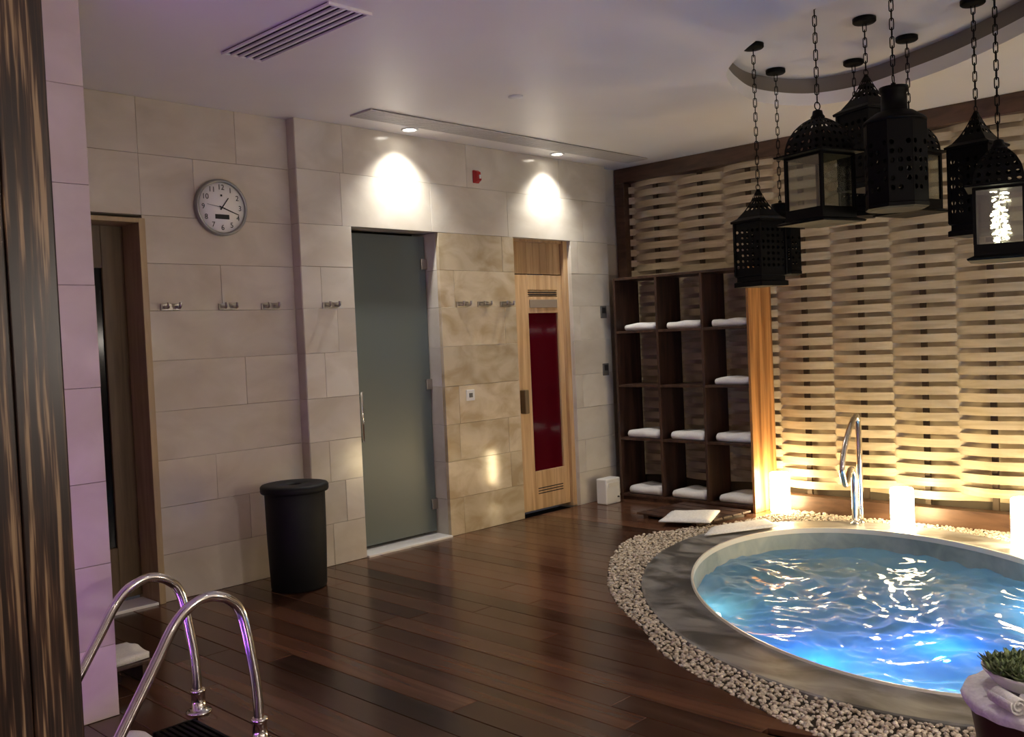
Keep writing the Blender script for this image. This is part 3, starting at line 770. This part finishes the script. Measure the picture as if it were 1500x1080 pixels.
def bottle(x, y, ztip, rz, label, s=1.0, hb=.42):
    r = .150*s; t = thing('bottle_lantern', (x,y,ztip-hb-.19*s-.03), label, 'lantern', 'iron lanterns over the tub', rz)
    MB().lathe([(r*.9,0),(r*1.03,.008),(r*1.03,.025),(r,.03)],8,smooth=False).build('base', BLACK, t, local=True)
    n = 8; z0, z1 = .03, .03+hb
    for k in range(n):
        a0, a1 = 2*math.pi*k/n, 2*math.pi*(k+1)/n
        p0, p1 = (r*math.cos(a0), r*math.sin(a0)), (r*math.cos(a1), r*math.sin(a1))
        fn = lambda u, v, p0=p0, p1=p1: (p0[0]*(1-u)+p1[0]*u, p0[1]*(1-u)+p1[1]*u, z0+(z1-z0)*v)
        MB().perf(fn, 3, 9, .62, lambda i,j: j in (0,7,8) or (i+j) % 4 == 3).build('perforated_panel', BLACK, t, solid=.003, local=True)
    MB().lathe([(r,z1),(r*1.02,z1+.008),(r*.96,z1+.02),(r*.62,z1+.055*s),(r*.42,z1+.065*s),(r*.40,z1+.15*s),(r*.46,z1+.158*s),(r*.46,z1+.182*s),(r*.2,z1+.19*s)],24).build('shoulder', BLACK, t, local=True)
    zt = z1+.19*s
    MB().lathe([(.012,zt-.004),(.012,zt+.012),(.004,zt+.016)],12).build('finial', BLACK, t, local=True)
    ringpart(t, zt+.034, .022, .0028); chain(t, zt+.056, 1); return t
pagoda(5.246,2.928,2.335,math.radians(-14),'lowest black pagoda lantern with spire roof, hanging before the towel shelf',1.0,.32)
bottle(5.882,3.123,2.325,.2,'small black bottle-necked lantern half hidden behind the lowest pagoda lantern',.85,.30)
glasslan(4.724,2.278,2.64,math.radians(-16),'black lantern with clear glass sides and domed roof, next to the lowest pagoda lantern')
pagoda(5.322,2.271,2.895,math.radians(-20),'highest black pagoda lantern with pierced spire roof amid the cluster',1.08,.36)
pagoda(6.115,2.690,2.80,.5,'dark perforated lantern almost hidden at the back of the cluster',1.0,.34)
bottle(4.803,1.912,2.675,.15,'large black bottle-necked lantern pierced with rows of holes',1.0,.40)
glasslan(5.877,2.251,2.76,math.radians(-15),'glass-sided black lantern partly hidden behind the large bottle-necked one')
pagoda(5.503,1.751,2.615,math.radians(-8),'black pagoda lantern with slim spire behind the lantern with glowing slivers',1.0,.40)
glasslan(5.075,1.515,2.395,math.radians(15),'black glass-sided lantern with glowing slivers standing in for glass reflections',True,.92)

# ------------------------------------------------------------------ wall fittings
def hook(x, yw, label, z=1.775):
    t = thing('robe_hook', (x,yw,z), label, 'hook', 'steel robe hooks on the stone wall')
    MB().box(x-.06,x+.06,yw-.014,yw,z-.022,z+.020).build('plate', STEEL, t, bevel=.003)
    for s in (-1,1):
        p = x+s*.038
        MB().tube(opath([(p,yw-.010,z),(p,yw-.035,z-.004),(p,yw-.055,z-.006),(p,yw-.066,z+.008),(p,yw-.068,z+.024)],4),.010,8).build('peg', STEEL, t)
hook(2.70,YC,'steel double robe hook next to the dark doorway')
hook(3.08,YC,'steel double robe hook under the clock, middle of its three')
hook(3.385,YC,'steel double robe hook above the bin, near the wall step')
hook(3.80,YW,'shiny steel double robe hook alone beside the frosted door')
hook(5.03,YW,'steel double robe hook of three between the doors, nearest the frosted door')
hook(5.255,YW,'middle steel double robe hook of three between the two doors')
hook(5.51,YW,'steel double robe hook of three between the doors, nearest the sauna door')

# clock
ck = thing('wall_clock', (3.065,YC,2.395), 'round white wall clock with grey rim and black numerals', 'clock')
def ylathe(mb, prof, n=48):
    s = MB().lathe(prof, n); mb.add([(x+3.065, YC-z, y+2.395) for x,y,z in s.v], s.f, True); return mb
rm = ylathe(MB(), [(.172,0),(.178,.010),(.178,.035),(.170,.044),(.160,.042),(.156,.032)]); rm.f = [f for f in rm.f if len(f) == 4]; rm.sm = [True]*len(rm.f)
rm.build('rim', CLRIM, ck)
face = ylathe(MB(), [(.158,.004),(.158,.030),(.001,.0302)]).build('face', CLFACE, ck)
def text_mesh(txt, size):
    cu = bpy.data.curves.new('numeral','FONT'); cu.body = txt; cu.size = size; cu.align_x = 'CENTER'; cu.align_y = 'CENTER'; cu.extrude = .0006
    ob = bpy.data.objects.new('numeral', cu); COL.objects.link(ob); dg = bpy.context.evaluated_depsgraph_get()
    me = bpy.data.meshes.new_from_object(ob.evaluated_get(dg)); bpy.data.objects.remove(ob); bpy.data.curves.remove(cu)
    me.materials.append(INK); me.name = 'numeral'; return me
for n in range(1,13):
    a = math.radians(90-30*n); me = text_mesh(str(n), .047)
    link('numeral', me, face, (.126*math.cos(a), -.0315, .126*math.sin(a)), (math.pi/2,0,0))
def hand(name, ang, ln, wd, back, yo, m=INK):
    a = math.radians(90-ang); d = Vector((math.cos(a),0,math.sin(a))); n = Vector((-d.z,0,d.x)); c = Vector((3.065,YC-yo,2.395))
    p = [c-d*back-n*wd, c-d*back+n*wd, c+d*ln+n*wd*.6, c+d*ln-n*wd*.6]; q = [v+Vector((0,-.0015,0)) for v in p]
    MB().add(p+q,[(0,1,2,3),(7,6,5,4),(0,4,5,1),(1,5,6,2),(2,6,7,3),(3,7,4,0)]).build(name, m, ck)
hand('hour_hand', 37, .078, .0045, .018, .034); hand('minute_hand', 110, .122, .004, .02, .036); hand('second_hand', 279, .105, .0014, .02, .038)
MB().box(3.065-.048,3.065+.048,YC-.0325,YC-.0302,2.395-.072,2.395-.043).build('date_window', INK, ck)
MB().box(3.065-.006,3.065+.006,YC-.0322,YC-.0302,2.395+.070,2.395+.082).build('maker_mark', INK, ck)

# fire alarm, switch, grey plates
fa = thing('fire_alarm', (5.235,YW,2.72), 'small red fire alarm sounder high on the stone wall', 'alarm')
MB().box(5.205,5.265,YW-.02,YW,2.725,2.825).build('back_box', RED, fa, bevel=.006)
MB().add([(5.21,YW-.02,2.73),(5.26,YW-.02,2.73),(5.255,YW-.055,2.745),(5.215,YW-.055,2.745),(5.21,YW-.02,2.82),(5.26,YW-.02,2.82),(5.255,YW-.045,2.81),(5.215,YW-.045,2.81)],
         [(0,1,2,3),(4,7,6,5),(0,4,5,1),(1,5,6,2),(2,6,7,3),(3,7,4,0)]).build('horn', RED, fa, bevel=.004)
MB().box(5.228,5.243,YW-.060,YW-.05,2.755,2.785).build('strobe', WHITE, fa, bevel=.003)
sw = thing('light_switch', (5.075,YW,1.025), 'square white switch plate between the two doors', 'switch')
MB().box(5.032,5.117,YW-.010,YW,1.023,1.108).build('plate', WHITE, sw, bevel=.003)
MB().box(5.056,5.093,YW-.014,YW-.010,1.048,1.083).build('rocker', GREYP, sw, bevel=.002)
for z, lab in ((1.64,'upper small grey control panel on the stone wall by the shelf'),(1.12,'lower small grey control panel on the stone wall by the shelf')):
    t = thing('control_panel', (6.775,YW,z), lab, 'control panel', 'grey control panels')
    MB().box(6.735,6.815,YW-.012,YW,z,z+.11).build('housing', GREYP, t, bevel=.003)
    MB().box(6.75,6.80,YW-.0135,YW-.012,z+.045,z+.095).build('screen', INK, t)

# white box on the deck
wb = thing('white_box', (6.56,5.22,0), 'small white box standing on the deck at the foot of the shelf', 'box')
MB().box(6.46,6.66,5.17,5.285,0,.225).build('body', WHITE, wb, bevel=.012, seg=3)
MB().lathe([(.010,0),(.010,.01),(.004,.013)],12).build('knob', INK, wb, local=True).location = (.06,-.055,.05)
MB().box(6.49,6.63,5.165,5.172,.15,.19).build('front_panel', CERAMIC, wb, bevel=.002)

# bin
bn = thing('waste_bin', (3.27,5.10,0), 'tall round black bin with a holed lid against the wall', 'bin')
MB().lathe([(.165,0),(.172,.01),(.182,.3),(.186,.60),(.180,.61)],40).build('body', BIN, bn, local=True)
lid = MB(); lp = [(.186,.600),(.206,.602),(.210,.612),(.210,.638),(.202,.648),(.180,.652),(.05,.648),(.042,.640),(.042,.600)]
vs = MB().lathe(lp,40); lid.add(vs.v,[f for f in vs.f if len(f) == 4],True); lid.build('lid', BIN, bn, local=True)

# ------------------------------------------------------------------ ceiling fittings
ad = thing('air_diffuser', (2.65,3.945,CEIL), 'black slotted air diffuser in the ceiling above the pool ladder', 'air vent')
MB().box(2.53,2.77,3.49,4.40,CEIL-.004,CEIL-.0005).build('back_plate', SLOT, ad)
for k in range(6):
    a = 2.53+k*.0445; MB().box(a,a+.0145,3.49,4.40,CEIL-.014,CEIL-.004).build('blade', PLASTER, ad)
for a in (3.475,4.40): MB().box(2.53,2.77,a,a+.015,CEIL-.014,CEIL-.0005).build('end_rail', PLASTER, ad)
lg = thing('linear_grille', (5.37,5.03,CEIL), 'long pale linear air grille in the ceiling over the doors', 'air vent')
MB().box(3.87,6.87,4.90,5.12,CEIL-.004,CEIL-.0005).build('back_plate', SLOT, lg)
for k in range(8):
    a = 4.90+k*.0289; MB().box(3.87,6.87,a,a+.020,CEIL-.012,CEIL-.004).build('blade', GRILLE, lg)
for a in (3.855,6.87): MB().box(a,a+.015,4.90,5.122,CEIL-.012,CEIL-.0005).build('end_rail', GRILLE, lg)
def downlight(x, y, label, power, vis=True, ang=95, blend=.7, col=(1,.9,.78)):
    t = thing('downlight', (x,y,CEIL), label, 'downlight', 'recessed downlights')
    s = MB().lathe([(.062,-.0005),(.062,-.008),(.056,-.012),(.046,-.010),(.044,-.0005)],28); s.f = [f for f in s.f if len(f) == 4]; s.sm = [True]*len(s.f)
    s.build('trim_ring', WHITE, t, local=True)
    MB().lathe([(.001,-.004),(.044,-.004),(.044,-.0005)],24).build('lens', LAMP, t, local=True)
    l = bpy.data.objects.new('lamp_beam', lamp_data('SPOT','lamp_beam',power,col,spot_size=math.radians(ang),spot_blend=blend,shadow_soft_size=.04)); COL.objects.link(l)
    l.parent = t; l.location = (0,0,-.02)
downlight(4.445,5.216,'round downlight over the frosted door',P_SPOT,ang=112,blend=1,col=(1,.95,.88))
downlight(6.046,5.220,'round downlight over the sauna door',P_SPOT,ang=112,blend=1,col=(1,.95,.88))
for i, (x, y, n) in enumerate(((2.9,1.0,'between the tub and the camera side of the deck'),(5.2,-.6,'beyond the tub towards the near wall'),(.4,-1.2,'over the near side of the deck'),(-1.4,.8,'over the deck beside the plunge pool'),(6.3,.5,'close to the far end of the woven screen'))):
    downlight(x,y,'round downlight '+n,P_ROOM,ang=150,blend=1)
def fill_lamp(x, y, z, nx, ny, label, k=1):  # unseen lamps added to fill the ceiling and room with light
    t = thing('fill_sconce', (x,y,z), label, 'fill lamp', 'added fill globes')
    p = Vector((nx,ny,0))
    MB().tube([Vector((0,0,0)), p*.02],.05,20).build('back_plate', STEEL, t, local=True)
    MB().tube(opath([p*.02, p*.10+Vector((0,0,-.02)), p*.14+Vector((0,0,.03))],5),.008,8).build('arm', STEEL, t, local=True)
    g = MB().lathe([(.02,.03),(.06,.05),(.085,.11),(.07,.165),(.04,.19),(.001,.198)],24,(nx*.14,ny*.14)); g.build('globe', GLOBE, t, local=True)
    l = bpy.data.objects.new('globe_light', lamp_data('POINT','globe_light',P_FILL*k,(1,.89,.79),shadow_soft_size=.1)); COL.objects.link(l)
    l.parent = t; l.location = (nx*.26,ny*.26,.115)
fill_lamp(.5,Y0,1.6,0,1,'added fill globe on the near wall, left of centre',.22)
fill_lamp(3.2,Y0,1.6,0,1,'added fill globe on the near wall, at its middle',1.3)
fill_lamp(5.9,Y0,1.6,0,1,'added fill globe on the near wall, by the screen end',.5)
fill_lamp(X0,-1.2,1.6,1,0,'added fill globe on the pale wall beyond the plunge pool, near corner',.18)
fill_lamp(X0,1.4,1.6,1,0,'added fill globe on the pale wall beyond the plunge pool, by the water',.05)
sd = thing('ceiling_light_patch', (4.40,4.126,CEIL), 'small white disc standing in for a light patch on the ceiling', 'light patch')  # white disc modelled in place of a reflected patch of light
MB().lathe([(.004,-.014),(.030,-.013),(.045,-.008),(.05,-.0005)],24).build('dome', WHITE, sd, local=True)

# ------------------------------------------------------------------ plunge pool and ladder
pp = thing('plunge_pool', ((PX0+PX1)/2,(PY0+PY1)/2,-1.3), 'rectangular plunge pool with a purple light strip', 'pool')
mb = MB().box(PX0,PX1,PY0,PY0+.02,-1.3,-.001).box(PX0,PX1,PY1-.02,PY1,-1.3,-.001).box(PX0,PX0+.02,PY0+.02,PY1-.02,-1.3,-.001).box(PX1-.02,PX1,PY0+.02,PY1-.02,-1.3,-.001).box(PX0,PX1,PY0,PY1,-1.34,-1.3)
mb.build('basin', BASIN, pp)
for a in ((PX0+.02,PX1-.02,PY1-.035,PY1-.02),(PX0+.02,PX1-.02,PY0+.02,PY0+.035),(PX1-.035,PX1-.02,PY0+.035,PY1-.035)):
    MB().box(a[0],a[1],a[2],a[3],-.075,-.03).build('light_strip', PURPLE, pp)
mb = MB(); n = 40; vs = []
for i in range(n+1):
    for j in range(n+1):
        x = PX0+.02+(PX1-PX0-.04)*i/n; y = PY0+.02+(PY1-PY0-.04)*j/n; vs.append((x,y,-.16+.004*noise.noise(Vector((x*5,y*5,1)))))
mb.add(vs,[(i*(n+1)+j,(i+1)*(n+1)+j,(i+1)*(n+1)+j+1,i*(n+1)+j+1) for i in range(n) for j in range(n)],True).build('water', PWATER, pp)
ld = thing('pool_ladder', (1.85,3.45,0), 'chrome pool ladder with two arched handrails', 'ladder')
for y in (3.69,3.21):
    path = [(1.853,y,.0),(1.848,y,.2),(1.832,y,.34),(1.80,y,.51),(1.75,y,.575),(1.675,y,.603),(1.60,y,.585),(1.535,y,.53),(1.47,y,.43),(1.38,y,.29),(1.26,y,.10),(1.19,y,-.05),(1.16,y,-.3),(1.16,y,-.95)]
    MB().tube(opath(path,6),.0195,14).build('handrail', CHROME, ld)
    MB().lathe([(.052,.0),(.052,.008),(.040,.014),(.028,.018),(.028,.085),(.031,.087),(.031,.097),(.026,.099),(.022,.099)],24,(1.852,y)).build('socket', CHROME, ld)
for z in (-.30,-.55,-.80): MB().box(1.12,1.20,3.22,3.68,z-.02,z).build('tread', CHROME, ld, bevel=.006)
dr = thing('drain_grating', (1.66,3.42,0), 'black slatted drain grating on the deck at the ladder foot', 'drain')
for k in range(7): MB().box(1.62+k*.026,1.635+k*.026,3.26,3.60,.0005,.014).build('bar', BLACK, dr, bevel=.002)
for y in (3.25,3.60): MB().box(1.615,1.80,y,y+.012,.0005,.014).build('edge_bar', BLACK, dr)

# low stools with towels by the ladder
def plinth(x, y, lab1, lab2, sx=.24, sy=.24, h=.10, seed=3):
    t = thing('low_step', (x,y,0), lab1, 'step')
    MB().box(x-sx/2,x+sx/2,y-sy/2,y+sy/2,h-.02,h).build('top_board', WALNUT, t, bevel=.004)
    for a in (-1,1): MB().box(x+a*(sx/2-.03)-.012,x+a*(sx/2-.03)+.012,y-sy/2+.01,y+sy/2-.01,0,h-.02).build('leg', WALNUT, t)
    o = link('folded_towel', towel_mesh(sy-.02, sx-.01, .035, seed), None, (x,y,h+.0005)); tag(o, lab2, 'towel')
plinth(1.78,4.36,'low dark wooden step at the back of the stone pillar','folded white towel on the low step behind the pillar',.26,.26)
plinth(1.60,3.45+.0,'low dark wooden step between the ladder handrails','folded white towel lying between the ladder handrails',.01,.01) if False else None
o = link('folded_towel', towel_mesh(.26,.20,.05,21), None, (1.46,3.50,.0005), (0,0,.1)); tag(o, 'folded white towel on the deck between the ladder handrails', 'towel')

# ------------------------------------------------------------------ planter at the tub
px, py, ph = 2.98, .765, .40
pt = thing('planter_pot', (px,py,0), 'dark brown tapered pot with a white cloth liner beside the tub', 'pot')
MB().lathe([(.17,0),(.18,.01),(.235,ph-.03),(.245,ph-.012),(.24,ph),(.225,ph),(.21,ph-.06),(.002,ph-.06)],40).build('body', POT, pt, local=True)
mb = MB(); vs = []; n = 64
for i, (r, z) in enumerate(((.249,ph-.022),(.255,ph-.002),(.248,ph+.012),(.20,ph+.018),(.12,ph+.014),(.002,ph+.012))):
    for k in range(n):
        a = 2*math.pi*k/n; wv = math.sin(a*7+.6)*.5+math.sin(a*13)*.5
        vs.append(((r+(.006*wv if i < 3 else 0))*math.cos(a),(r+(.006*wv if i < 3 else 0))*math.sin(a), z+(.009*wv if i in (0,) else .004*wv if i < 4 else 0)))
mb.add(vs,[(i*n+k,i*n+(k+1)%n,(i+1)*n+(k+1)%n,(i+1)*n+k) for i in range(5) for k in range(n)],True).build('cloth_liner', PAPERM, pt, local=True)
sb = thing('succulent_bowl', (px-.02,py+.045,ph+.0225), 'white bowl of green succulents on the dark brown pot', 'plant')
MB().lathe([(.075,0),(.12,.02),(.15,.055),(.152,.062),(.146,.064),(.138,.05),(.002,.046)],40).build('bowl', CERAMIC, sb, local=True)
MB().lathe([(.138,.049),(.002,.052)],24).build('soil', SOIL, sb, local=True)
def leaf_mesh(ln, wd, th):
    vs = []; n = 5
    for i in range(n+1):
        t = i/n; w_ = wd*math.sin(math.pi*(.12+.88*(1-t)**1.0*.9+.0))*(1-t**3); x = ln*t; z = ln*.35*t*t
        vs += [(x,-w_,z+.002),(x,0,z-th*(1-t)),(x,w_,z+.002),(x,0,z+th*.5*(1-t))]
    fs = [(i*4+k,(i+1)*4+k,(i+1)*4+(k+1)%4,i*4+(k+1)%4) for i in range(n) for k in range(4)]
    return MB().add(vs,fs,True).mesh('leaf', LEAF)
LF = leaf_mesh(.058,.019,.009); RL = random.Random(4)
for cx, cy, sc in ((-.07,.05,1.0),(.02,.07,1.05),(-.02,-.03,1.15),(.085,.0,1.0),(.04,-.085,.95),(-.09,-.05,.9),(-.095,.072,1.0),(-.025,.108,.95),(-.108,.012,.95)):
    for ring_, (n, tilt, s) in enumerate(((9,.12,1.0),(7,.42,.85),(5,.8,.65))):
        for k in range(n):
            a = 2*math.pi*k/n+ring_*.4+RL.uniform(-.1,.1)
            o = link('leaf', LF, sb, (cx,cy,.056), (0,-tilt,a), (sc*s,)*3); o.rotation_mode = 'XYZ'
def roll(x, y, z, rz, label, ln=.10, r=.026):
    mb = MB(); prof = []
    for k in range(40):
        t = k/39; a = t*4*math.pi+.5; q = r*(.25+.75*t); prof.append((q*math.cos(a), q*math.sin(a)))
    vs = [(-ln/2,p,q+r) for p,q in prof]+[(ln/2,p,q+r) for p,q in prof]
    mb.add(vs,[(i,i+1,41+i,40+i) for i in range(39)],True)
    o = mb.build('rolled_cloth', TOWEL, None, solid=.005, local=True); o.location = (x,y,z); o.rotation_euler = (0,0,rz)
    tag(o, label, 'towel', 'rolled cloths on the pot')
for k, (dx, dy, rz, lab) in enumerate(((-.212,.075,.9,'small rolled white cloth on the pot, closest to the tub water'),(-.205,-.005,1.5,'middle small rolled white cloth beside the succulent bowl'),(-.175,-.09,2.0,'small rolled white cloth on the pot, farthest from the tub water'))):
    roll(px+dx, py+dy, ph+.02, rz, lab)
